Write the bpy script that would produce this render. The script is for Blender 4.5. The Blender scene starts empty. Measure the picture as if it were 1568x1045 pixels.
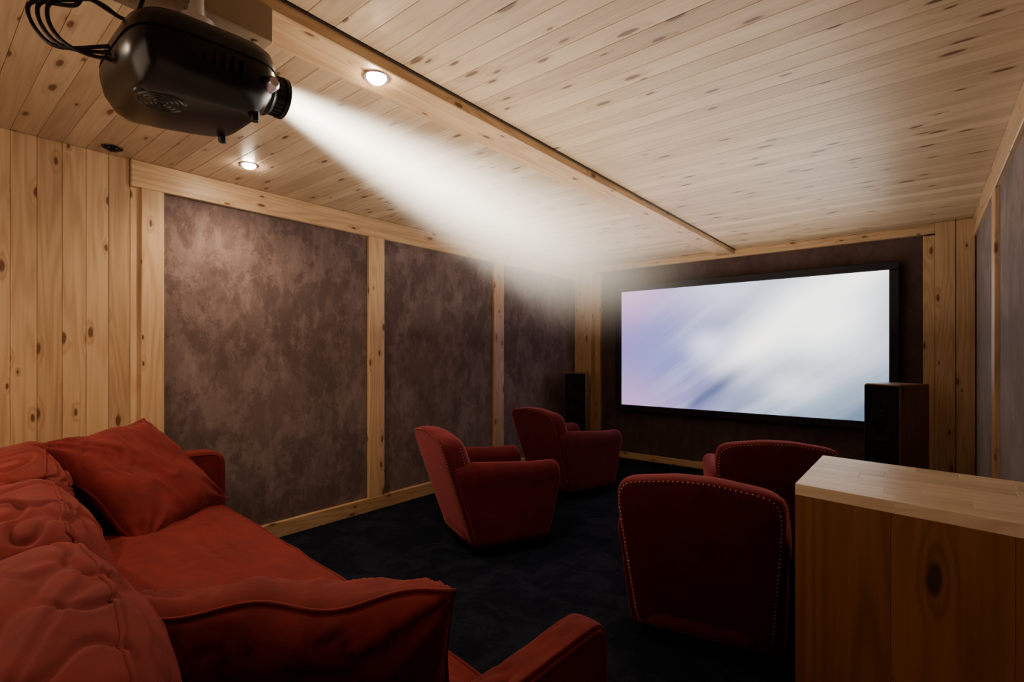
import bpy, bmesh, math, random
from mathutils import Vector, Matrix, noise
random.seed(7)
scene = bpy.context.scene
scene.view_settings.look = 'AgX - Medium High Contrast'
scene.view_settings.exposure = 0.25
COL = scene.collection
H = 2.417; XL = -3.53; XR = 0.335; YB = 5.75; YF = -1.6

# ------------------------------------------------------------------ materials
class NT:
    def __init__(s, name):
        s.mat = bpy.data.materials.new(name); s.mat.use_nodes = True
        s.t = s.mat.node_tree; s.t.nodes.clear()
        s.out = s.t.nodes.new('ShaderNodeOutputMaterial')
    def n(s, ty, **kw):
        x = s.t.nodes.new(ty)
        for k, v in kw.items(): setattr(x, k, v)
        return x
    def put(s, sock, v):
        if isinstance(v, bpy.types.NodeSocket): s.t.links.new(v, sock)
        elif v is not None: sock.default_value = v
    def m(s, op, a, b=None, c=None, clamp=False):
        x = s.n('ShaderNodeMath', operation=op, use_clamp=clamp)
        s.put(x.inputs[0], a); s.put(x.inputs[1], b); s.put(x.inputs[2], c)
        return x.outputs[0]
    def mix(s, f, a, b, bt='MIX'):
        x = s.n('ShaderNodeMix', data_type='RGBA', blend_type=bt)
        s.put(x.inputs[0], f)
        s.put(x.inputs[6], a if not isinstance(a, tuple) else (*a, 1)[:4])
        s.put(x.inputs[7], b if not isinstance(b, tuple) else (*b, 1)[:4])
        return x.outputs[2]
    def comb(s, a, b, c):
        x = s.n('ShaderNodeCombineXYZ'); s.put(x.inputs[0], a); s.put(x.inputs[1], b); s.put(x.inputs[2], c)
        return x.outputs[0]
    def noise(s, vec, scale=1, detail=2, rough=.5, dist=0):
        x = s.n('ShaderNodeTexNoise'); s.put(x.inputs['Vector'], vec)
        x.inputs['Scale'].default_value = scale; x.inputs['Detail'].default_value = detail
        x.inputs['Roughness'].default_value = rough; x.inputs['Distortion'].default_value = dist
        return x.outputs['Fac']
    def ramp(s, v, a, b, lo=0., hi=1.):
        x = s.n('ShaderNodeMapRange', interpolation_type='SMOOTHSTEP')
        s.put(x.inputs[0], v)
        for i, q in zip((1, 2, 3, 4), (a, b, lo, hi)): x.inputs[i].default_value = q
        return x.outputs[0]
    def obj(s):
        x = s.n('ShaderNodeTexCoord'); return x.outputs['Object']
    def sep(s, v):
        x = s.n('ShaderNodeSeparateXYZ'); s.put(x.inputs[0], v); return x.outputs
    def bsdf(s, col, rough=.6, bump=None, bs=.3, bd=.002, **kw):
        x = s.n('ShaderNodeBsdfPrincipled')
        s.put(x.inputs['Base Color'], col if not isinstance(col, tuple) else (*col, 1)[:4])
        s.put(x.inputs['Roughness'], rough)
        for k, v in kw.items():
            k2 = k.replace('_', ' ')
            s.put(x.inputs[k2], v if not isinstance(v, tuple) else (*v, 1)[:4])
        if bump is not None:
            b = s.n('ShaderNodeBump'); b.inputs['Strength'].default_value = bs; b.inputs['Distance'].default_value = bd
            s.put(b.inputs['Height'], bump); s.put(x.inputs['Normal'], b.outputs[0])
        s.t.links.new(x.outputs[0], s.out.inputs['Surface'])
        return x

def wood(name, axis, light=(.62, .44, .285), dark=(.40, .245, .14), knot=(.12, .052, .026), rough=.42, kfreq=3.4, var=.30, grain=.34, fi_=.30, hal=.30):
    s = NT(name); xyz = s.sep(s.obj())
    i = 'xyz'.index(axis); o = [k for k in range(3) if k != i]
    a = xyz[i]; t = s.m('ADD', xyz[o[0]], xyz[o[1]])
    at = s.n('ShaderNodeAttribute', attribute_name='bid'); bid = at.outputs['Fac']
    o1 = s.m('MULTIPLY', bid, 53.7)
    v1 = s.comb(s.m('MULTIPLY_ADD', a, .55, o1), s.m('MULTIPLY_ADD', t, 7.0, s.m('MULTIPLY', o1, 1.3)), o1)
    n1 = s.noise(v1, 1, 2, .35)
    wob = s.noise(s.comb(s.m('MULTIPLY', a, 14), s.m('MULTIPLY', t, 30), o1), 1, 2)
    vk = s.comb(s.m('ADD', s.m('MULTIPLY_ADD', a, kfreq, s.m('MULTIPLY', o1, 2.1)), s.m('MULTIPLY', wob, .06)),
                s.m('ADD', s.m('MULTIPLY_ADD', t, 9.0, s.m('MULTIPLY', o1, 1.7)), s.m('MULTIPLY', wob, .08)), 0)
    vo = s.n('ShaderNodeTexVoronoi', voronoi_dimensions='2D'); s.put(vo.inputs['Vector'], vk)
    vo.inputs['Scale'].default_value = 1
    kc = s.sep(vo.outputs['Color'])
    ex = s.m('GREATER_THAN', kc[0], .42)
    size = s.m('MULTIPLY_ADD', kc[1], .95, .50)
    kd = s.m('DIVIDE', vo.outputs['Distance'], size)
    core = s.m('MULTIPLY', ex, s.ramp(kd, .05, .10, 1, 0))
    halo = s.m('MULTIPLY', ex, s.ramp(kd, .05, .28, 1, 0))
    ph = s.m('MULTIPLY_ADD', n1, 75.0, s.m('MULTIPLY', halo, 7.0))
    bands = s.m('POWER', s.m('MULTIPLY_ADD', s.m('SINE', ph), .5, .5), 1.6)
    fine = s.noise(s.comb(s.m('MULTIPLY_ADD', a, 2.5, o1), s.m('MULTIPLY', t, 110), o1), 1, 3, .6)
    blot = s.noise(s.comb(s.m('MULTIPLY_ADD', a, 1.4, o1), s.m('MULTIPLY_ADD', t, 6, o1), 0), 1, 2)
    f = s.m('ADD', s.m('MULTIPLY', bands, grain), s.m('MULTIPLY', s.ramp(fine, .3, .75), fi_))
    f = s.m('ADD', f, s.m('MULTIPLY', s.ramp(blot, .35, .7), .2), clamp=True)
    f = s.m('ADD', f, s.m('MULTIPLY', halo, hal), clamp=True)
    col = s.mix(f, light, dark)
    wn = s.n('ShaderNodeTexWhiteNoise', noise_dimensions='1D'); s.put(wn.inputs['W'], s.m('MULTIPLY', bid, 91.3))
    bv = s.m('MULTIPLY_ADD', wn.outputs['Value'], var, 1.0 - var * .6)
    col = s.mix(1, col, s.comb(bv, s.m('POWER', bv, 1.1), s.m('POWER', bv, 1.25)), 'MULTIPLY')
    col = s.mix(s.m('MULTIPLY', core, .85), col, knot)
    s.bsdf(col, rough, bump=s.m('ADD', fine, s.m('MULTIPLY', bands, .5)), bs=.18, bd=.0012)
    return s.mat

W_X = wood('pine_grain_x', 'x'); W_Y = wood('pine_grain_y', 'y'); W_Z = wood('pine_grain_z', 'z')
W_CEIL = wood('pine_ceiling', 'x', (.60, .465, .335), (.40, .275, .18), (.13, .062, .038), rough=.38, kfreq=2.8, var=.26, grain=.25, fi_=.30, hal=.36)
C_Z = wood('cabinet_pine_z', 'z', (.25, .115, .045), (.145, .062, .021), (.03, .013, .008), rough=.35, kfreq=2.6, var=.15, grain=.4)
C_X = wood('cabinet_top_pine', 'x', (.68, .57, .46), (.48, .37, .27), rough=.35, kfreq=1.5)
W_DK = wood('speaker_veneer', 'z', (.34, .19, .10), (.20, .10, .05), rough=.35, kfreq=.5)

def suede(name='suede_wall_panel', lo=(.110, .071, .067), hi=(.27, .198, .190)):
    s = NT(name); v = s.obj()
    mp = s.n('ShaderNodeMapping'); s.put(mp.inputs[0], v); mp.inputs['Scale'].default_value = (1, 1, .8)
    v = mp.outputs[0]
    big = s.ramp(s.noise(v, 1.6, 6, .66, .3), .47, .56)
    mid = s.ramp(s.noise(v, 4.6, 8, .74, .3), .475, .555)
    mp2 = s.n('ShaderNodeMapping'); s.put(mp2.inputs[0], v); mp2.inputs['Scale'].default_value = (1, 1, .5)
    mp2.inputs['Rotation'].default_value = (.7, 0, 0)
    st = s.ramp(s.noise(mp2.outputs[0], 13, 7, .74, .2), .46, .62)
    fi = s.noise(v, 120, 2)
    f = s.m('ADD', s.m('MULTIPLY', big, .24), s.m('MULTIPLY', mid, .32))
    f = s.m('ADD', f, s.m('MULTIPLY', st, .24), clamp=True)
    f = s.m('ADD', f, s.m('MULTIPLY', s.m('SUBTRACT', fi, .5), .35), clamp=True)
    col = s.mix(f, lo, hi)
    s.bsdf(col, .85, bump=s.m('ADD', fi, mid), bs=.25, bd=.003, Sheen_Weight=.3, Sheen_Roughness=.5)
    return s.mat
SUEDE = suede()
SUEDE_B = suede('suede_screen_surround', (.085, .052, .048), (.15, .10, .095))

def carpet():
    s = NT('navy_carpet'); v = s.obj()
    a = s.ramp(s.noise(v, 4.5, 6, .70, .8), .44, .60); b = s.noise(v, 260, 2); c = s.noise(v, 40, 3)
    f = s.m('ADD', s.m('MULTIPLY', a, .65), s.m('MULTIPLY', b, .35))
    col = s.mix(f, (.0024, .0032, .006), (.021, .024, .037))
    s.bsdf(col, .95, bump=s.m('ADD', s.m('ADD', b, c), s.m('MULTIPLY', a, .8)), bs=.8, bd=.012, Sheen_Weight=.07, Sheen_Roughness=.6, Sheen_Tint=(.3, .4, .8), Specular_IOR_Level=.15)
    return s.mat
CARPET = carpet()

def fabric(name, c1, c2, sheen=.25, tint=(1, .5, .4), wr=.35, scale=9, wd=.01):
    s = NT(name); v = s.obj()
    n = s.noise(v, scale, 4, .6, .8); f = s.noise(v, 400, 2); w = s.noise(v, scale * .5, 2, .5, 1.5)
    k = s.m('ADD', s.m('MULTIPLY', s.ramp(n, .3, .7), .6), s.m('MULTIPLY', f, .3))
    s.bsdf(s.mix(k, c1, c2), .85, bump=s.m('ADD', s.m('MULTIPLY', f, .08), w), bs=wr, bd=wd,
           Sheen_Weight=sheen, Sheen_Roughness=.4, Sheen_Tint=tint)
    return s.mat
SOFA = fabric('sofa_red_cotton', (.115, .009, .010), (.185, .017, .016), sheen=.25, tint=(.95, .38, .36), wr=.5, wd=.014)
VELV = fabric('armchair_red_velvet', (.085, .0065, .011), (.14, .012, .018), sheen=.65, tint=(.95, .30, .34), wr=.15, scale=14)

def plain(name, col, rough=.5, metal=0., **kw):
    s = NT(name); v = s.obj(); n = s.noise(v, 60, 2)
    s.bsdf(s.mix(s.m('MULTIPLY', n, .35), col, tuple(c * .7 for c in col)), rough, bump=n, bs=.05, bd=.001, Metallic=metal, **kw)
    return s.mat
BLACK = plain('black_plastic', (.006, .005, .006), .3)
GLOSS = plain('projector_shell', (.006, .0035, .004), .26)
GRILL = plain('speaker_grille_cloth', (.008, .0075, .012), .85)
METAL = plain('brushed_metal', (.55, .54, .62), .3, 1.)
BRASS = plain('brass_nailheads', (.60, .36, .22), .35, 1.)
FRAME = plain('screen_frame_velvet', (.018, .014, .020), .7)
LEG = plain('dark_leg_wood', (.02, .012, .008), .4)
PLASTER = plain('mount_board_paint', (.30, .22, .15), .6)

def emis(name, col, st):
    s = NT(name); e = s.n('ShaderNodeEmission'); e.inputs[0].default_value = (*col, 1); e.inputs[1].default_value = st
    s.t.links.new(e.outputs[0], s.out.inputs['Surface']); return s.mat
LAMP = emis('lamp_disc', (1, .86, .66), 160)
LENSG = emis('lens_light', (1, .95, .85), 14)

# ------------------------------------------------------------------ mesh helpers
def finish(name, bm, mats, parent=None, smooth=False, subsurf=0, autos=False):
    bmesh.ops.recalc_face_normals(bm, faces=bm.faces)
    me = bpy.data.meshes.new(name); bm.to_mesh(me); bm.free()
    if not isinstance(mats, (list, tuple)): mats = [mats]
    for m in mats: me.materials.append(m)
    if smooth:
        for p in me.polygons: p.use_smooth = True
    ob = bpy.data.objects.new(name, me); COL.objects.link(ob)
    if parent: ob.parent = parent
    if subsurf:
        md = ob.modifiers.new('sub', 'SUBSURF'); md.levels = subsurf; md.render_levels = subsurf
    if autos:
        me.set_sharp_from_angle(angle=math.radians(38))
    return ob

def newbm():
    bm = bmesh.new(); bm.faces.layers.float.new('bid'); return bm

def addbox(bm, x0, x1, y0, y1, z0, z1, bev=.003, bid=None, mi=0, pts=None):
    lay = bm.faces.layers.float.get('bid')
    if pts is None: pts = [(x0, y0), (x1, y0), (x1, y1), (x0, y1)]
    vs = [bm.verts.new((p[0], p[1], z)) for z in (z0, z1) for p in pts]
    F = [(0, 3, 2, 1), (4, 5, 6, 7), (0, 1, 5, 4), (1, 2, 6, 5), (2, 3, 7, 6), (3, 0, 4, 7)]
    fs = [bm.faces.new([vs[i] for i in f]) for f in F]
    geo = set(fs)
    if bev > 0:
        ed = list({e for f in fs for e in f.edges})
        r = bmesh.ops.bevel(bm, geom=ed, offset=bev, segments=1, affect='EDGES', profile=.5)
        geo = {f for v in r['verts'] for f in v.link_faces} | {f for f in fs if f.is_valid}
    b = random.random() if bid is None else bid
    for f in geo:
        if f.is_valid:
            f.material_index = mi
            if lay: f[lay] = b

def loft(bm, rings, close=True, cap=True, mi=0):
    R = [[bm.verts.new(p) for p in r] for r in rings]
    n = len(R[0])
    for a, b in zip(R, R[1:]):
        for i in range(n if close else n - 1):
            j = (i + 1) % n
            f = bm.faces.new((a[i], a[j], b[j], b[i])); f.material_index = mi
    if cap:
        f = bm.faces.new(R[0][::-1]); f.material_index = mi
        f = bm.faces.new(R[-1]); f.material_index = mi
    return R

def catmull(pts, n=6, closed=False):
    out = []; m = len(pts)
    seg = m if closed else m - 1
    for i in range(seg):
        P = [Vector(pts[(i + k) % m]) if closed else Vector(pts[min(max(i + k, 0), m - 1)]) for k in (-1, 0, 1, 2)]
        for k in range(n):
            t = k / n
            out.append(.5 * ((2 * P[1]) + (P[2] - P[0]) * t + (2 * P[0] - 5 * P[1] + 4 * P[2] - P[3]) * t * t + (3 * P[1] - P[0] - 3 * P[2] + P[3]) * t ** 3))
    if not closed: out.append(Vector(pts[-1]))
    return out

def tube(bm, path, r, seg=8, closed=False, mi=0):
    P = [Vector(p) for p in path]; n = len(P); rings = []
    up = Vector((0, 0, 1)); prev = None
    for i in range(n):
        t = (P[(i + 1) % n] - P[i - 1]) if closed else (P[min(i + 1, n - 1)] - P[max(i - 1, 0)])
        if t.length < 1e-9: t = Vector((1, 0, 0))
        t.normalize()
        if prev is None:
            a = t.cross(up)
            if a.length < .1: a = t.cross(Vector((1, 0, 0)))
        else: a = prev - t * prev.dot(t)
        a.normalize(); prev = a; b = t.cross(a)
        rr = r(i / (n - 1)) if callable(r) else r
        rings.append([P[i] + a * rr * math.cos(2 * math.pi * k / seg) + b * rr * math.sin(2 * math.pi * k / seg) for k in range(seg)])
    if closed: rings.append(rings[0]); loft(bm, rings, cap=False, mi=mi); bmesh.ops.remove_doubles(bm, verts=bm.verts, dist=1e-6)
    else: loft(bm, rings, mi=mi)

def lathe(bm, prof, origin, axis='z', seg=32, mi=0):
    rings = []
    for r, h in prof:
        ring = []
        for k in range(seg):
            a = 2 * math.pi * k / seg; c, s_ = r * math.cos(a), r * math.sin(a)
            p = {'z': (c, s_, h), 'y': (c, h, s_), 'x': (h, c, s_)}[axis]
            ring.append(Vector(p) + Vector(origin))
        rings.append(ring)
    loft(bm, rings, mi=mi)

def wrinkle(p, s=1., amp=.01, seed=0, stretch=(1, 1, 1)):
    q = Vector((p.x * stretch[0], p.y * stretch[1], p.z * stretch[2])) * s + Vector((seed * 7.3, seed * 3.1, seed))
    q = q + .25 * noise.noise_vector(q * .9)
    n0 = noise.noise(q)
    a = 1 - abs(n0) * 2.2
    q2 = q * 1.7 + Vector((3.3, 1.7, 9.1)); n2 = noise.noise(q2)
    crease = -math.exp(-(n0 / .10) ** 2) * .5 - math.exp(-(n2 / .08) ** 2) * .28
    msk = max(0, min(1, .45 + 1.6 * noise.noise(q * .5 + Vector((5, 5, 5)))))
    return amp * (a * abs(a) * .35 + .6 * noise.noise(q * .8) + crease * msk * 1.2)

def softbox(bm, c, d, e=7, n=22, bulge=.0, amp=.0, ws=6, seed=0, stretch=(1, 1, 1), rot=None, piping=0, sag=None, mi=0):
    c = Vector(c); hd = Vector(d) / 2
    def mp(q):
        k = (abs(q.x) ** e + abs(q.y) ** e + abs(q.z) ** e) ** (1 / e)
        u = q / k
        p = Vector((u.x * hd.x, u.y * hd.y, u.z * hd.z))
        i = min(range(3), key=lambda j: hd[j])
        o = [j for j in range(3) if j != i]
        p[i] += bulge * u[i] * (1 - u[o[0]] ** 2) * (1 - u[o[1]] ** 2)
        nrm = Vector((u.x ** 3 / hd.x, u.y ** 3 / hd.y, u.z ** 3 / hd.z)).normalized()
        if amp: p += nrm * wrinkle(p, ws, amp, seed, stretch)
        if sag: p = sag(p)
        if rot: p = rot @ p
        return p + c
    V = {}
    def vert(q):
        k = tuple(round(x, 5) for x in q)
        if k not in V: V[k] = bm.verts.new(mp(Vector(q)))
        return V[k]
    g = [-1 + 2 * i / n for i in range(n + 1)]
    for ax in range(3):
        for sg in (-1, 1):
            for i in range(n):
                for j in range(n):
                    def q(a, b):
                        v = [0, 0, 0]; v[ax] = sg; v[(ax + 1) % 3] = g[a]; v[(ax + 2) % 3] = g[b]; return v
                    f = bm.faces.new([vert(q(i, j)), vert(q(i + 1, j)), vert(q(i + 1, j + 1)), vert(q(i, j + 1))])
                    f.material_index = mi
    if piping:
        i = min(range(3), key=lambda j: hd[j])
        a, b = [(0, 1), (0, 2), (1, 2)][{2: 0, 1: 1, 0: 2}[i]]
        for sg in (-1, 1):
            path = []; m = 60
            sq = [(-1 + 2 * k / m, -1) for k in range(m)] + [(1, -1 + 2 * k / m) for k in range(m)] + \
                 [(1 - 2 * k / m, 1) for k in range(m)] + [(-1, 1 - 2 * k / m) for k in range(m)]
            for x, y in sq:
                v = [0, 0, 0]; v[i] = sg; v[a] = x; v[b] = y
                path.append(mp(Vector(v)))
            tube(bm, path, piping, 6, True, mi=mi)

def pillow(bm, center, U, V_, w, h, th, amp=.012, seed=1, n=64, flange=.005):
    U = Vector(U).normalized(); V_ = Vector(V_); V_ = (V_ - U * V_.dot(U)).normalized(); N = U.cross(V_)
    c = Vector(center)
    def pt(u, v, s):
        x = w / 2 * u * (1 - .06 * (1 - v * v)); y = h / 2 * v * (1 - .06 * (1 - u * u))
        pr = max(0, (1 - u ** 4)) ** .55 * max(0, (1 - v ** 4)) ** .55
        z = th / 2 * pr
        fold = 0
        if pr > 0:
            for cu in (-1, 1):
                for cv in (-1, 1):
                    dx, dy = (u - cu), (v - cv); r = math.hypot(dx, dy) + 1e-3
                    ang = math.atan2(dy, dx)
                    fold += math.exp(-r * 2.0) * math.sin(ang * 10 + seed * 2 + cu * 3 + 2 * cv + s + 1.5 * noise.noise(Vector((u * 2, v * 2, seed)))) * .6
            z += amp * (fold * min(1, pr * 3) + wrinkle(Vector((u * 1.2, v * 1.2, s)), 1.5, 1.5, seed, (1.6, 1, 1)) * min(1, pr * 2))
        q = c + U * x + V_ * y + N * z * s
        b = amp * .5 * math.sin(7 * u + seed) * abs(v) ** 6 + amp * .5 * math.sin(6 * v + seed * 2) * abs(u) ** 6
        return q + N * b
    G = {}
    for s in (1, -1):
        for i in range(n + 1):
            for j in range(n + 1):
                u = -1 + 2 * i / n; v = -1 + 2 * j / n
                u = math.sin(u * math.pi / 2) * .4 + u * .6; v = math.sin(v * math.pi / 2) * .4 + v * .6
                ed = i in (0, n) or j in (0, n)
                k = (i, j, 0 if ed else s)
                if k not in G: G[k] = bm.verts.new(pt(u, v, s))
    for s in (1, -1):
        for i in range(n):
            for j in range(n):
                ks = [(i, j), (i + 1, j), (i + 1, j + 1), (i, j + 1)]
                vs = [G[(a, b, 0 if (a in (0, n) or b in (0, n)) else s)] for a, b in ks]
                if s < 0: vs = vs[::-1]
                try: bm.faces.new(vs)
                except ValueError: pass
    path = [G[(i, 0, 0)].co.copy() for i in range(n)] + [G[(n, j, 0)].co.copy() for j in range(n)] + \
           [G[(n - i, n, 0)].co.copy() for i in range(n)] + [G[(0, n - j, 0)].co.copy() for j in range(n)]
    tube(bm, path, flange, 6, True)

def empty(name, loc, rz=0):
    e = bpy.data.objects.new(name, None); COL.objects.link(e); e.location = loc; e.rotation_euler = (0, 0, rz)
    e.empty_display_size = .2; return e

# ------------------------------------------------------------------ room shell
bm = newbm(); addbox(bm, XL - .1, XR + .1, YF - .1, YB + .1, -.06, 0, 0); finish('floor', bm, CARPET)
bm = newbm(); y = YF; PW = .098
while y < YB:
    y2 = min(y + PW, YB)
    addbox(bm, XL - .02, -1.65, y, y2 - .0006, H, H + .02, .0018)
    addbox(bm, -1.65, XR + .02, y, y2 - .0006, H, H + .02, .0018)
    y = y2
addbox(bm, XL - .1, XR + .1, YF - .1, YB + .1, H + .016, H + .06, 0)
finish('ceiling', bm, W_CEIL)
bm = newbm(); addbox(bm, -1.745, -1.565, YF, YB - .04, H - .052, H + .01, .004)
addbox(bm, -1.563, -1.556, YF, YB - .04, H - .008, H + .01, .001, mi=1)  # dark strip drawn in for the shadow line along the beam, in leg colour
finish('trim_1', bm, [W_Y, LEG])

# left wall
bm = newbm(); y = YF
addbox(bm, XL - .1, XL - .02, YF - .1, YB + .1, -.05, H + .05, 0, mi=1)
while y < .92:
    y2 = min(y + .098, .92); addbox(bm, XL - .022, XL, y, y2 - .001, 0, H, .002, mi=0); y = y2
PN = [(1.01, 2.447), (2.60, 4.00), (4.16, 5.62)]
for a, b in PN:
    addbox(bm, XL - .03, XL - .006, a - .02, b + .02, .08, 2.29, 0, mi=1)
finish('wall_left', bm, [W_Z, SUEDE])
def wall_trims(nm, x0, x1, first):
    bm = newbm()
    for a, b in ((.898, 1.012), (2.447, 2.60), (4.0, 4.16)):
        if a < first: continue
        addbox(bm, x0, x1, a, b, .11, 2.262, .004)
    finish(nm + '1', bm, W_Z)
    bm = newbm(); addbox(bm, x0, x1 , first, YB - .14, 2.262, H, .004)
    finish(nm + '2', bm, W_Y)
def sub_trim(nm, x0, x1, y0):
    bm = newbm(); addbox(bm, x0, x1, y0, YB - .14, 0, .112, .004); finish(nm, bm, W_Y)
wall_trims('trim_left_', XL - .01, XL + .022, .85)
sub_trim('baseboard_left', XL - .01, XL + .024, .9)
# right wall
bm = newbm(); addbox(bm, XR + .02, XR + .1, YF - .1, YB + .1, -.05, H + .05, 0, mi=1)
y = YF
while y < .92:
    y2 = min(y + .098, .92); addbox(bm, XR, XR + .022, y, y2 - .001, 0, H, .002, mi=0); y = y2
for a, b in PN: addbox(bm, XR + .006, XR + .03, a - .02, b + .02, .08, 2.29, 0, mi=1)
finish('wall_right', bm, [W_Z, SUEDE])
wall_trims('trim_right_', XR - .016, XR + .01, .85)
sub_trim('baseboard_right', XR - .016, XR + .01, .9)
# screen wall
bm = newbm(); addbox(bm, XL - .1, XR + .1, YB, YB + .1, -.05, H + .05, 0, mi=0)
finish('wall_back', bm, [SUEDE_B])
bm = newbm()
addbox(bm, XL, -3.28, 5.61, YB, 0, H, .005)
addbox(bm, .082, .212, 5.60, YB, 0, H, .005); addbox(bm, .214, XR, 5.605, YB, 0, H, .005)
addbox(bm, -3.28, -3.20, YB - .05, YB, .07, H - .09, .003); addbox(bm, .0, .082, YB - .06, YB, .07, H - .09, .003)
finish('trim_columns', bm, W_Z)
bm = newbm(); addbox(bm, -3.28, .082, YB - .06, YB, H - .075, H, .004)
finish('trim_top', bm, W_X)
bm = newbm(); addbox(bm, -3.28, .082, YB - .04, YB, 0, .075, .004); finish('baseboard_back', bm, W_X)
bm = newbm(); x = XL
addbox(bm, XL - .1, XR + .1, YF - .1, YF - .02, -.05, H + .05, 0)
while x < XR:
    x2 = min(x + .098, XR); addbox(bm, x, x2 - .001, YF - .022, YF, 0, H, .003); x = x2
finish('wall_front', bm, W_Z)

# ------------------------------------------------------------------ projection screen
SX0, SX1, SZ0, SZ1 = -2.94, -.16, .60, 2.125
scr = empty('projection_screen', (0, 0, 0))
bm = newbm(); b = .075; yf = 5.615; yb = YB
for (x0, x1, z0, z1) in ((SX0, SX1, SZ0, SZ0 + b), (SX0, SX1, SZ1 - b, SZ1), (SX0, SX0 + b, SZ0 + b, SZ1 - b), (SX1 - b, SX1, SZ0 + b, SZ1 - b)):
    addbox(bm, x0, x1, yf, yb - .001, z0, z1, .006)
finish('screen_frame', bm, FRAME, scr)
bm = bmesh.new(); uvl = bm.loops.layers.uv.new('UVMap')
vs = [bm.verts.new(p) for p in ((SX0 + b, yf + .02, SZ0 + b), (SX1 - b, yf + .02, SZ0 + b), (SX1 - b, yf + .02, SZ1 - b), (SX0 + b, yf + .02, SZ1 - b))]
f = bm.faces.new(vs)
for l, uv in zip(f.loops, ((0, 0), (1, 0), (1, 1), (0, 1))): l[uvl].uv = uv
s = NT('screen_picture'); tc = s.n('ShaderNodeTexCoord'); uv = s.sep(tc.outputs['UV']); U, Vv = uv[0], uv[1]
X = s.m('MULTIPLY', U, 1.9)
q = s.m('SUBTRACT', s.m('MULTIPLY', Vv, .80), s.m('MULTIPLY', X, .60))
p = s.m('ADD', s.m('MULTIPLY', X, .80), s.m('MULTIPLY', Vv, .60))
stre = s.noise(s.comb(s.m('MULTIPLY', p, .6), s.m('MULTIPLY', q, 6), 0), 1, 4, .55)
def G(expr): return s.m('EXPONENT', s.m('MULTIPLY', expr, -1))
def blob(cu, cv, ru, rv):
    du = s.m('DIVIDE', s.m('SUBTRACT', U, cu), ru); dv = s.m('DIVIDE', s.m('SUBTRACT', Vv, cv), rv)
    return G(s.m('ADD', s.m('MULTIPLY', du, du), s.m('MULTIPLY', dv, dv)))
def streak(cu, cv, w):
    c = .80 * cv - .60 * 1.9 * cu
    d = s.m('DIVIDE', s.m('SUBTRACT', q, c), w); return G(s.m('MULTIPLY', d, d))
M = lambda a, b: s.m('MULTIPLY', a, b)
col = s.mix(s.ramp(U, .05, .75), (.175, .155, .36), (.185, .235, .31))
col = s.mix(M(blob(.0, 1., .25, .32), .95), col, (.42, .22, .40))
col = s.mix(M(blob(.02, .0, .28, .32), .95), col, (.34, .22, .39))
col = s.mix(M(blob(.22, .50, .16, .36), .6), col, (.14, .175, .38))
col = s.mix(M(M(s.ramp(stre, .42, .64), s.ramp(U, .05, .4)), .38), col, (.46, .47, .60))
wm = M(streak(.62, .58, .14), s.ramp(p, .66, 1.22))
col = s.mix(wm, col, (1.0, .98, .92))
col = s.mix(M(blob(.45, 1.0, .18, .24), .65), col, (.60, .60, .72))
col = s.mix(blob(.80, .70, .18, .30), col, (1, 1, .97))
col = s.mix(M(blob(.40, .52, .09, .12), .85), col, (.58, .58, .74))
dk = M(M(streak(.42, .16, .06), s.ramp(U, .24, .36)), s.ramp(U, .42, .60, 1, 0))
col = s.mix(M(dk, .85), col, (.06, .075, .17))
col = s.mix(M(blob(.70, .22, .10, .12), .7), col, (.62, .66, .69))
gr = M(streak(.98, .12, .10), s.ramp(U, .70, .86))
col = s.mix(M(gr, .85), col, (.08, .125, .17))
e = s.n('ShaderNodeEmission'); s.put(e.inputs[0], col); e.inputs[1].default_value = 1.75
s.t.links.new(e.outputs[0], s.out.inputs['Surface'])
finish('screen_surface', bm, s.mat, scr)

# ------------------------------------------------------------------ speakers
def speaker(name, loc, rz):
    p = empty(name, loc, rz)
    w, d, h = .25, .34, 1.07
    bm = newbm(); addbox(bm, -w / 2, w / 2, -d / 2, d / 2, .03, h, .006); finish('cabinet', bm, W_DK, p)
    bm = newbm(); addbox(bm, -w / 2 + .004, w / 2 - .004, -d / 2 - .018, -d / 2 + .002, .05, h - .008, .006); finish('grille', bm, GRILL, p)
    bm = newbm(); addbox(bm, -w / 2 - .01, w / 2 + .01, -d / 2 - .01, d / 2 + .01, 0, .035, .006); finish('plinth', bm, BLACK, p)
    bm = newbm()
    for z, r in ((.9, .045), (.72, .085), (.5, .085)):
        lathe(bm, [(r, 0), (r, -.003), (r * .95, -.004), (r * .9, -.001), (r * .3, .0)], (0, -d / 2 - .018, z), 'y', 24)
    finish('driver_rings', bm, GRILL, p, True)
speaker('tower_speaker', (-3.27, 5.24, 0), math.radians(28))
a = math.radians(-30)
cx = -.13 - (math.cos(a) * .125 - math.sin(a) * -.17); cy = 4.6 - (math.sin(a) * .125 + math.cos(a) * -.17)
speaker('tower_speaker', (cx, cy, 0), a)

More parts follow.
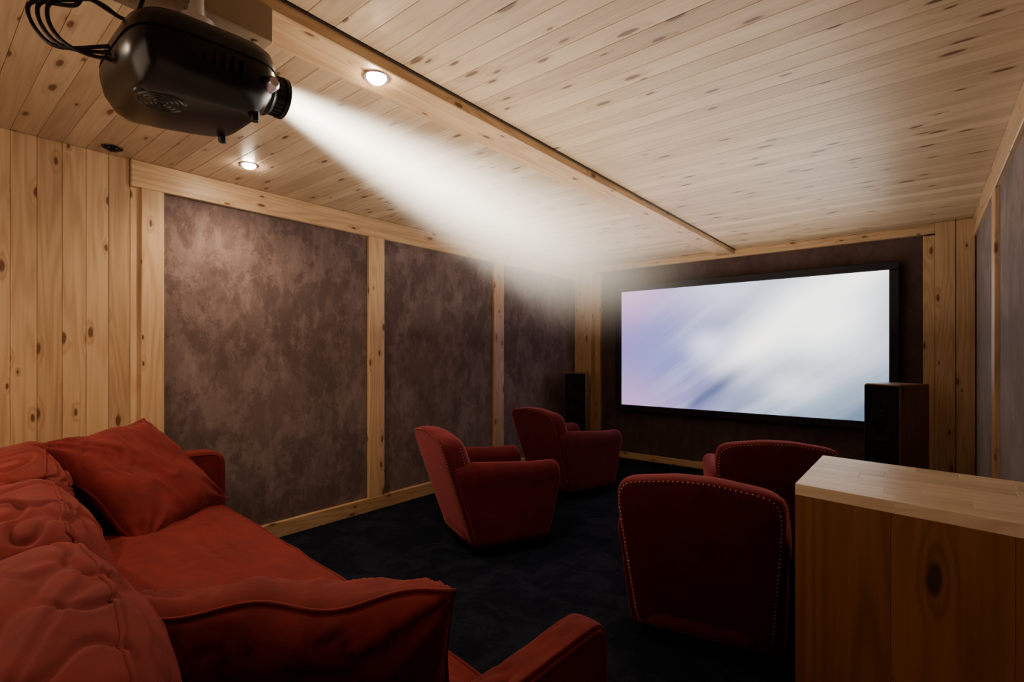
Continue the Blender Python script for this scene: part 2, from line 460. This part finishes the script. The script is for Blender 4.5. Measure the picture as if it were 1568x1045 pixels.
# ------------------------------------------------------------------ wooden cabinet
cab = empty('pine_cabinet', (0, 0, 0))
P1, P2, P3, P4 = Vector((-.228, 1.31)), Vector((-.228, 1.725)), Vector((.305, 1.64)), Vector((.305, 1.22))
bm = newbm(); n = 3
for i in range(n):
    t0, t1 = i / n, (i + 1) / n - .0005
    pts = [P1.lerp(P4, t0), P1.lerp(P4, t1), P2.lerp(P3, t1), P2.lerp(P3, t0)]
    addbox(bm, 0, 0, 0, 0, 0.0, .975, .0006, pts=[tuple(p) for p in pts])
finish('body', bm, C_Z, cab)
bm = newbm(); rows = 7
for j in range(rows):
    v0, v1 = j / rows, (j + 1) / rows
    cuts = [0] + sorted([random.uniform(.15, .5), random.uniform(.55, .9)]) + [1]
    for c0, c1 in zip(cuts, cuts[1:]):
        def pq(u, v): return tuple(P1.lerp(P4, u).lerp(P2.lerp(P3, u), v))
        addbox(bm, 0, 0, 0, 0, .975, 1.0, .0004, pts=[pq(c0, v0), pq(c1, v0), pq(c1, v1), pq(c0, v1)])
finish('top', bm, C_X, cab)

# ------------------------------------------------------------------ armchairs
def build_chair_meshes():
    out = []
    LEAN = .33; Y0 = -.22; ZB = .065
    def lean(p):
        z = p.z - .12; return Vector((p.x, p.y - z * LEAN, p.z))
    half = [(0, .808), (.08, .806), (.16, .795), (.225, .786), (.275, .772), (.305, .742), (.315, .69), (.314, .6), (.305, .45), (.294, .28), (.284, .13), (.265, ZB)]
    hp = catmull([(x, 0, z) for x, z in half], 4)
    outl = hp + [Vector((-p.x, 0, p.z)) for p in hp[::-1][:-1]]
    cen = Vector((0, 0, .46))
    def ring(s_, y, dz=0): return [lean(Vector((p.x * s_ if abs(p.x) > 0 else 0, y, cen.z + (p.z - cen.z) * (1 - (1 - s_) * .65) + dz))) for p in outl]
    bm = bmesh.new()
    rings = [ring(.2, Y0 - .010), ring(.5, Y0 - .009), ring(.8, Y0 - .007), ring(.94, Y0 - .003), ring(.98, Y0 + .003), ring(1.0, Y0 + .018), ring(1.012, Y0 + .05),
             ring(1.008, Y0 + .09), ring(.97, Y0 + .125), ring(.90, Y0 + .148), ring(.75, Y0 + .17), ring(.5, Y0 + .185), ring(.2, Y0 + .19)]
    loft(bm, rings); out.append(('back', bm, VELV, True, 1))
    for sg, nm in ((1, 'arm_right'), (-1, 'arm_left')):
        bm = bmesh.new()
        sec = [(.325, ZB), (.332, .25), (.335, .42), (.345, .50), (.342, .55), (.318, .585), (.283, .592), (.245, .578), (.222, .54), (.222, .49), (.228, .42), (.228, .3), (.228, ZB)]
        base = catmull([(x, 0, z) for x, z in sec], 3)
        c0 = Vector((.288, 0, .40))
        def st(y, s_, dz=0., dx=0., ins=0.):
            r = []
            for p in base:
                x = c0.x + (p.x - c0.x) * s_; z = p.z
                if z > .4: z = .4 + (z - .4) * (1 + dz)
                z = ZB + (z - ZB) * (1 - (1 - s_) * .16)
                yy = y - ins * max(0, (.45 - p.z)) * .22
                yy = max(yy, Y0 + .02 - (z - .12) * LEAN + (y + .42) * .12)
                r.append(Vector((sg * (x + dx), yy, z)))
            return r
        rings = [st(-.42, .7, .05), st(-.38, .95, .15, -.012), st(-.30, .98, .16, -.01), st(-.2, 1, .12, -.004), st(-.05, 1, .06), st(.12, 1, -.02), st(.26, 1.0, -.06, 0, .3),
                 st(.34, 1.02, -.05, 0, .7), st(.375, 1.0, -.06, 0, 1), st(.395, .90, -.10, 0, 1), st(.405, .7, -.18, 0, 1), st(.408, .4, -.3, 0, 1)]
        loft(bm, rings); out.append((nm, bm, VELV, True, 1))
    bm = bmesh.new(); softbox(bm, (0, .06, .19), (.50, .60, .23), e=9, n=12); out.append(('base', bm, VELV, True, 0))
    bm = bmesh.new(); softbox(bm, (0, .10, .365), (.46, .58, .16), e=6, n=18, bulge=.03, amp=.003, ws=6, piping=.006); out.append(('seat_cushion', bm, VELV, True, 0))
    bm = bmesh.new()
    for x, y in ((.28, .31), (-.28, .31), (.24, -.14), (-.24, -.14)):
        rr = []
        for z, r in ((.10, .026), (.05, .023), (0, .017)):
            rr.append([(x + r * a, y + r * b_, z) for a, b_ in ((-1, -1), (1, -1), (1, 1), (-1, 1))])
        loft(bm, rr)
    out.append(('legs', bm, LEG, False, 0))
    bm = bmesh.new()
    def nails(path, step=.019, r=.0040, nrm=Vector((0, -1, 0))):
        acc = 0; last = path[0]
        for p in path[1:]:
            L = (p - last).length; d = step - acc
            while d <= L:
                q = last.lerp(p, d / L)
                M = Matrix.Translation(q) @ Matrix.Scale(.7, 4, nrm)
                bmesh.ops.create_icosphere(bm, subdivisions=1, radius=r, matrix=M); d += step
            acc = L - (d - step); last = p
    k = [i for i, p in enumerate(hp) if p.z > .12]
    hp2 = [hp[i] for i in k]
    o2 = [Vector((-p.x, 0, p.z)) for p in hp2[::-1][:-1]] + hp2
    path = [lean(Vector((p.x * .955, Y0 - .004, cen.z + (p.z - cen.z) * (1 - .045 * .8)))) for p in o2]
    nails(path)
    for sg in (1, -1):
        p2 = [lean(Vector((sg * (p.x * 1.010 + .001), Y0 + .105, p.z))) for p in hp2 if p.z < .74 and p.z > .60]
        nails(p2, nrm=Vector((1, 0, 0)))
    out.append(('nailhead_trim', bm, BRASS, True, 0))
    res = []
    for nm, bm, mat, sm, sub in out:
        bmesh.ops.recalc_face_normals(bm, faces=bm.faces)
        me = bpy.data.meshes.new('armchair_' + nm); bm.to_mesh(me); bm.free(); me.materials.append(mat)
        if sm:
            for p in me.polygons: p.use_smooth = True
        res.append((nm, me, sub))
    return res
CH = build_chair_meshes()
for (x, y, d) in ((-2.36, 2.60, -24), (-2.62, 4.02, -15), (-.78, 3.48, 22), (-.78, 2.39, 12)):
    e = empty('club_armchair', (x, y, 0), math.radians(d))
    for nm, me, sub in CH:
        ob = bpy.data.objects.new(nm, me); COL.objects.link(ob); ob.parent = e
        if sub: md = ob.modifiers.new('sub', 'SUBSURF'); md.levels = sub; md.render_levels = sub

# ------------------------------------------------------------------ sofa
sofa = empty('sofa', (-1.925, 1.02, 0), math.radians(-5.1))
def part(nm, fn, mat=SOFA):
    bm = bmesh.new(); fn(bm); return finish(nm, bm, mat, sofa, True)
part('base', lambda bm: softbox(bm, (0, -.52, .17), (2.80, 1.0, .26), e=14, n=20, amp=.004, ws=4))
part('back_frame', lambda bm: softbox(bm, (0, -.97, .42), (2.80, .16, .70), e=10, n=30, amp=.010, ws=4))
part('arm_left', lambda bm: softbox(bm, (-1.345, -.45, .39), (.14, 1.10, .69), e=12, n=40, bulge=.01, amp=.010, ws=5, seed=2, piping=.005))
def tip(p):
    if p.z > 0: p.x = p.x * (1 - .35 * max(0, p.z / .36)); p.z += .02 * max(0, p.y / .5) ** 3
    return p
part('arm_right', lambda bm: softbox(bm, (1.385, -.49, .39), (.11, 1.06, .69), e=18, n=60, bulge=.008, amp=.014, ws=6, seed=4, piping=.005, sag=tip))
part('seat_cushion', lambda bm: softbox(bm, (-.0, -.36, .38), (2.58, .84, .20), e=9, n=90, bulge=.022, amp=.028, ws=3.4, seed=2, stretch=(.45, 2.0, 1), piping=.005))
rotb = Matrix.Rotation(math.radians(14), 3, 'X')
for i, x in enumerate((-.85, 0, .85)):
    part('back_cushion_%d' % (i + 1), lambda bm: softbox(bm, (x, -.78, .655), (.87, .26, .46), e=5, n=80, bulge=.045, amp=.044, ws=4.0, seed=5 + i * 3, stretch=(.7, 1.3, 2.2), rot=rotb, piping=.005))
bm = newbm()
for x in (-1.3, 1.3):
    for y in (-.95, -.08): addbox(bm, x - .03, x + .03, y - .03, y + .03, 0, .06, .004)
finish('legs', bm, LEG, sofa)
bm = bmesh.new(); pillow(bm, (-3.0, .77, .685), (-.60, .70, .03), (-.47, -.26, .52), .66, .64, .21, amp=.020, seed=1)
finish('throw_pillow', bm, SOFA, None, True)
bm = bmesh.new(); pillow(bm, (-1.05, .555, .61), (.66, .70, .0), (.30, -.25, .75), .67, .44, .24, amp=.030, seed=6)
finish('throw_pillow', bm, SOFA, None, True)

# ------------------------------------------------------------------ projector
LX, LY, LZ = -1.54, .755, 2.09
pj = empty('ceiling_projector', (LX, LY, LZ))
bm = bmesh.new()
cx, cy, cz = -.02, -.24, -.02
def shell(levels, ex, hx=.19, hy=.18, taper=.10, tilt=.02, oy=0):
    rings = []
    for z, s_ in levels:
        r = []
        for k in range(64):
            a = 2 * math.pi * k / 64; c, s2 = math.cos(a), math.sin(a); e_ = 2 / ex
            x = hx * s_ * abs(c) ** e_ * (1 if c > 0 else -1); y = hy * s_ * abs(s2) ** e_ * (1 if s2 > 0 else -1)
            x *= 1 - taper * (y / hy)
            r.append((cx + x, cy + y + oy, cz + z + tilt * (y / hy)))
        rings.append(r)
    return rings
loft(bm, shell([(-.120, .66), (-.117, .74), (-.100, .84), (-.060, .95), (-.02, .995), (.000, 1.0), (.001, .975), (.008, .975), (.009, 1.0), (.030, .99), (.050, .95), (.062, .88), (.067, .80), (.068, .5)], 4.6))
finish('body', bm, GLOSS, pj, True, 0, autos=True)
bm = bmesh.new()
lathe(bm, [(.082, -.15), (.082, -.088), (.078, -.082), (.070, -.080), (.068, -.05), (.064, -.046), (.062, -.04), (.056, -.038), (.055, -.01), (.060, -.008), (.060, .004), (.050, .004), (.044, -.012), (.02, -.012)], (0, 0, 0), 'y', 40)
for k in range(24):
    a = 2 * math.pi * k / 24
    addbox(bm, .0555 * math.cos(a) - .002, .0555 * math.cos(a) + .002, -.034, -.012, .0555 * math.sin(a) - .002, .0555 * math.sin(a) + .002, 0)
finish('lens_barrel', bm, BLACK, pj, True, autos=True)
bm = bmesh.new(); lathe(bm, [(.042, -.011), (.03, -.008), (.01, -.007)], (0, 0, 0), 'y', 32); finish('lens_glass', bm, LENSG, pj, True)
bm = bmesh.new()
for r in (.050, .038, .026, .014):
    path = [(.04 + r * math.cos(t), -.33 + r * math.sin(t), -.143 - .008) for t in [2 * math.pi * k / 32 for k in range(32)]]
    tube(bm, path, .0035, 6, True)
lathe(bm, [(.058, -.11), (.058, -.147), (.053, -.151), (.01, -.151)], (.04, -.33, 0), 'z', 32)
for k in range(9):
    addbox(bm, .14, .172, -.36 + .022 * k, -.352 + .022 * k, -.065, -.025, 0)
lathe(bm, [(.012, -.09), (.012, -.136), (.009, -.140)], (.09, -.12, 0), 'z', 16)
lathe(bm, [(.012, -.09), (.012, -.136), (.009, -.140)], (-.13, -.12, 0), 'z', 16)
finish('vent_and_feet', bm, BLACK, pj, True, autos=True)
bm = bmesh.new(); lathe(bm, [(.019, .10), (.019, .155), (.012, .166), (.010, .166)], (0, -.10, -.045), 'x', 24)
finish('lens_shift_knob', bm, METAL, pj, True, autos=True)
bm = bmesh.new()
lathe(bm, [(.03, .04), (.098, .050), (.104, .060), (.104, .072), (.090, .084), (.060, .095), (.055, .13), (.028, .135), (.026, .24)], (-.03, -.23, 0), 'z', 36)
finish('mount_disc', bm, METAL, pj, True, autos=True)
bm = newbm(); addbox(bm, -.16, -.01, -.42, -.02, .165, H - .052 - LZ, .004)
for x, y in ((-.04, -.06), (-.12, -.06), (-.04, -.36), (-.12, -.36)):
    lathe(bm, [(.010, .168), (.010, .161), (.004, .159)], (x, y, 0), 'z', 12)
finish('mount_block', bm, PLASTER, pj)
bm = bmesh.new()
for k in range(3):
    o = .014 * k
    pts = [(-.03, -.37, -.02 + o), (-.05, -.43, -.05 + o), (-.08 - o, -.49 - o * .6, -.035), (-.10 - o, -.52 - o, .01), (-.10 - o, -.52 - o, .06), (-.08, -.48, .095 - o), (-.06, -.43 - o, .09), (-.05, -.39, .07), (-.05, -.36, .09), (-.06, -.33, .2)]
    tube(bm, catmull(pts, 8), .0048, 8)
finish('cables', bm, BLACK, pj, True)

# dusty light beam from the lens toward the screen
bm = bmesh.new()
bw = .048; bh = .046
ye = yf - LY - .03
FR = .72
def crn(t):
    mx = (SX0 + SX1) / 2 - LX; mz = (SZ0 + SZ1) / 2 - LZ
    hw_ = bw + t * ((SX1 - SX0) / 2 + .12 - bw); hh_ = bh + t * ((SZ1 - SZ0) / 2 + .08 - bh)
    return [(t * mx + a_ * hw_, max(t * ye, .008), t * mz + c_ * hh_) for a_, c_ in ((-1, -1), (1, -1), (1, 1), (-1, 1))]
loft(bm, [crn(0), crn(FR)])
s = NT('dusty_air_beam'); xyz = s.sep(s.obj())
t = s.m('DIVIDE', xyz[1], ye)
hw = s.m('MULTIPLY_ADD', t, (SX1 - SX0) / 2 + .12 - bw, bw)
hh = s.m('MULTIPLY_ADD', t, (SZ1 - SZ0) / 2 + .08 - bh, bh)
mx = (SX0 + SX1) / 2 - LX; mz = (SZ0 + SZ1) / 2 - LZ
A = s.m('DIVIDE', s.m('SUBTRACT', xyz[0], s.m('MULTIPLY', t, mx)), hw)
B = s.m('DIVIDE', s.m('SUBTRACT', xyz[2], s.m('MULTIPLY', t, mz)), hh)
ea = s.ramp(s.m('ABSOLUTE', A), .35, 1, 1, 0); eb = s.ramp(s.m('ABSOLUTE', B), .35, 1, 1, 0)
d = s.m('ADD', xyz[1], .24)
k = s.m('DIVIDE', 5.2, s.m('POWER', d, 1.7))
fade = s.ramp(xyz[1], .1, 2.8, 1, 0)
st = s.m('MULTIPLY', s.m('MULTIPLY', s.m('MULTIPLY', ea, eb), k), fade)
em = s.n('ShaderNodeEmission'); em.inputs[0].default_value = (1, .90, .74, 1); s.put(em.inputs[1], st)
s.t.links.new(em.outputs[0], s.out.inputs['Volume'])
finish('light_beam', bm, s.mat, pj)

# ------------------------------------------------------------------ downlights
def downlight(loc, lit=True, power=60, ang=150):
    e = empty('recessed_downlight', loc)
    bm = bmesh.new(); lathe(bm, [(.036, .004), (.038, -.004), (.047, -.005), (.049, .002)], (0, 0, 0), 'z', 32)
    finish('ring', bm, METAL if lit else LEG, e, True, autos=True)
    bm = bmesh.new(); lathe(bm, [(.034, -.002), (.032, -.012), (.022, -.020), (.004, -.023)], (0, 0, 0), 'z', 24)
    finish('bulb', bm, LAMP if lit else BLACK, e, True)
    if lit:
        L = bpy.data.lights.new('spot', 'SPOT'); L.energy = power; L.spot_size = math.radians(ang); L.spot_blend = .8
        L.color = (1, .78, .54); L.shadow_soft_size = .03
        o = bpy.data.objects.new('spot', L); COL.objects.link(o); o.parent = e; o.location = (0, 0, -.03)
downlight((-1.63, 1.17, H - .052), True, 26)
downlight((-3.09, 1.32, H), True, 34)
downlight((-3.40, .74, H), False)
downlight((-2.6, -.5, H), True, 36)

def area(nm, loc, rot, size, sy, pw, col):
    L = bpy.data.lights.new(nm, 'AREA'); L.shape = 'RECTANGLE'; L.size = size; L.size_y = sy; L.energy = pw; L.color = col
    o = bpy.data.objects.new(nm, L); COL.objects.link(o); o.location = loc; o.rotation_euler = rot; return o
area('room_fill', (-2.0, -1.4, 1.5), (math.radians(100), 0, 0), 2.4, 1.2, 14, (1, .80, .60))  # added fill light behind the camera, not a fixture of the room
area('ceiling_fill', (-1.6, 3.5, 1.45), (math.radians(180), 0, 0), 2.4, 3.8, 36, (1, .90, .75))  # unseen fill added to brighten the ceiling and upper walls
area('ceiling_fill', (-1.4, .6, 1.45), (math.radians(180), 0, 0), 2.0, 1.4, 3, (1, .76, .52))  # weaker warm fill, added for the near part of the ceiling

w = bpy.data.worlds.new('world'); scene.world = w; w.use_nodes = True
w.node_tree.nodes['Background'].inputs[0].default_value = (.02, .016, .012, 1)

# ------------------------------------------------------------------ camera
cam = bpy.data.cameras.new('camera'); cam.sensor_width = 36; cam.lens = 17.68; cam.shift_y = .0121; cam.clip_start = .02
co = bpy.data.objects.new('camera', cam); COL.objects.link(co); co.location = (0, 0, 1.3)
co.rotation_euler = (math.radians(90), 0, math.radians(39.25)); scene.camera = co
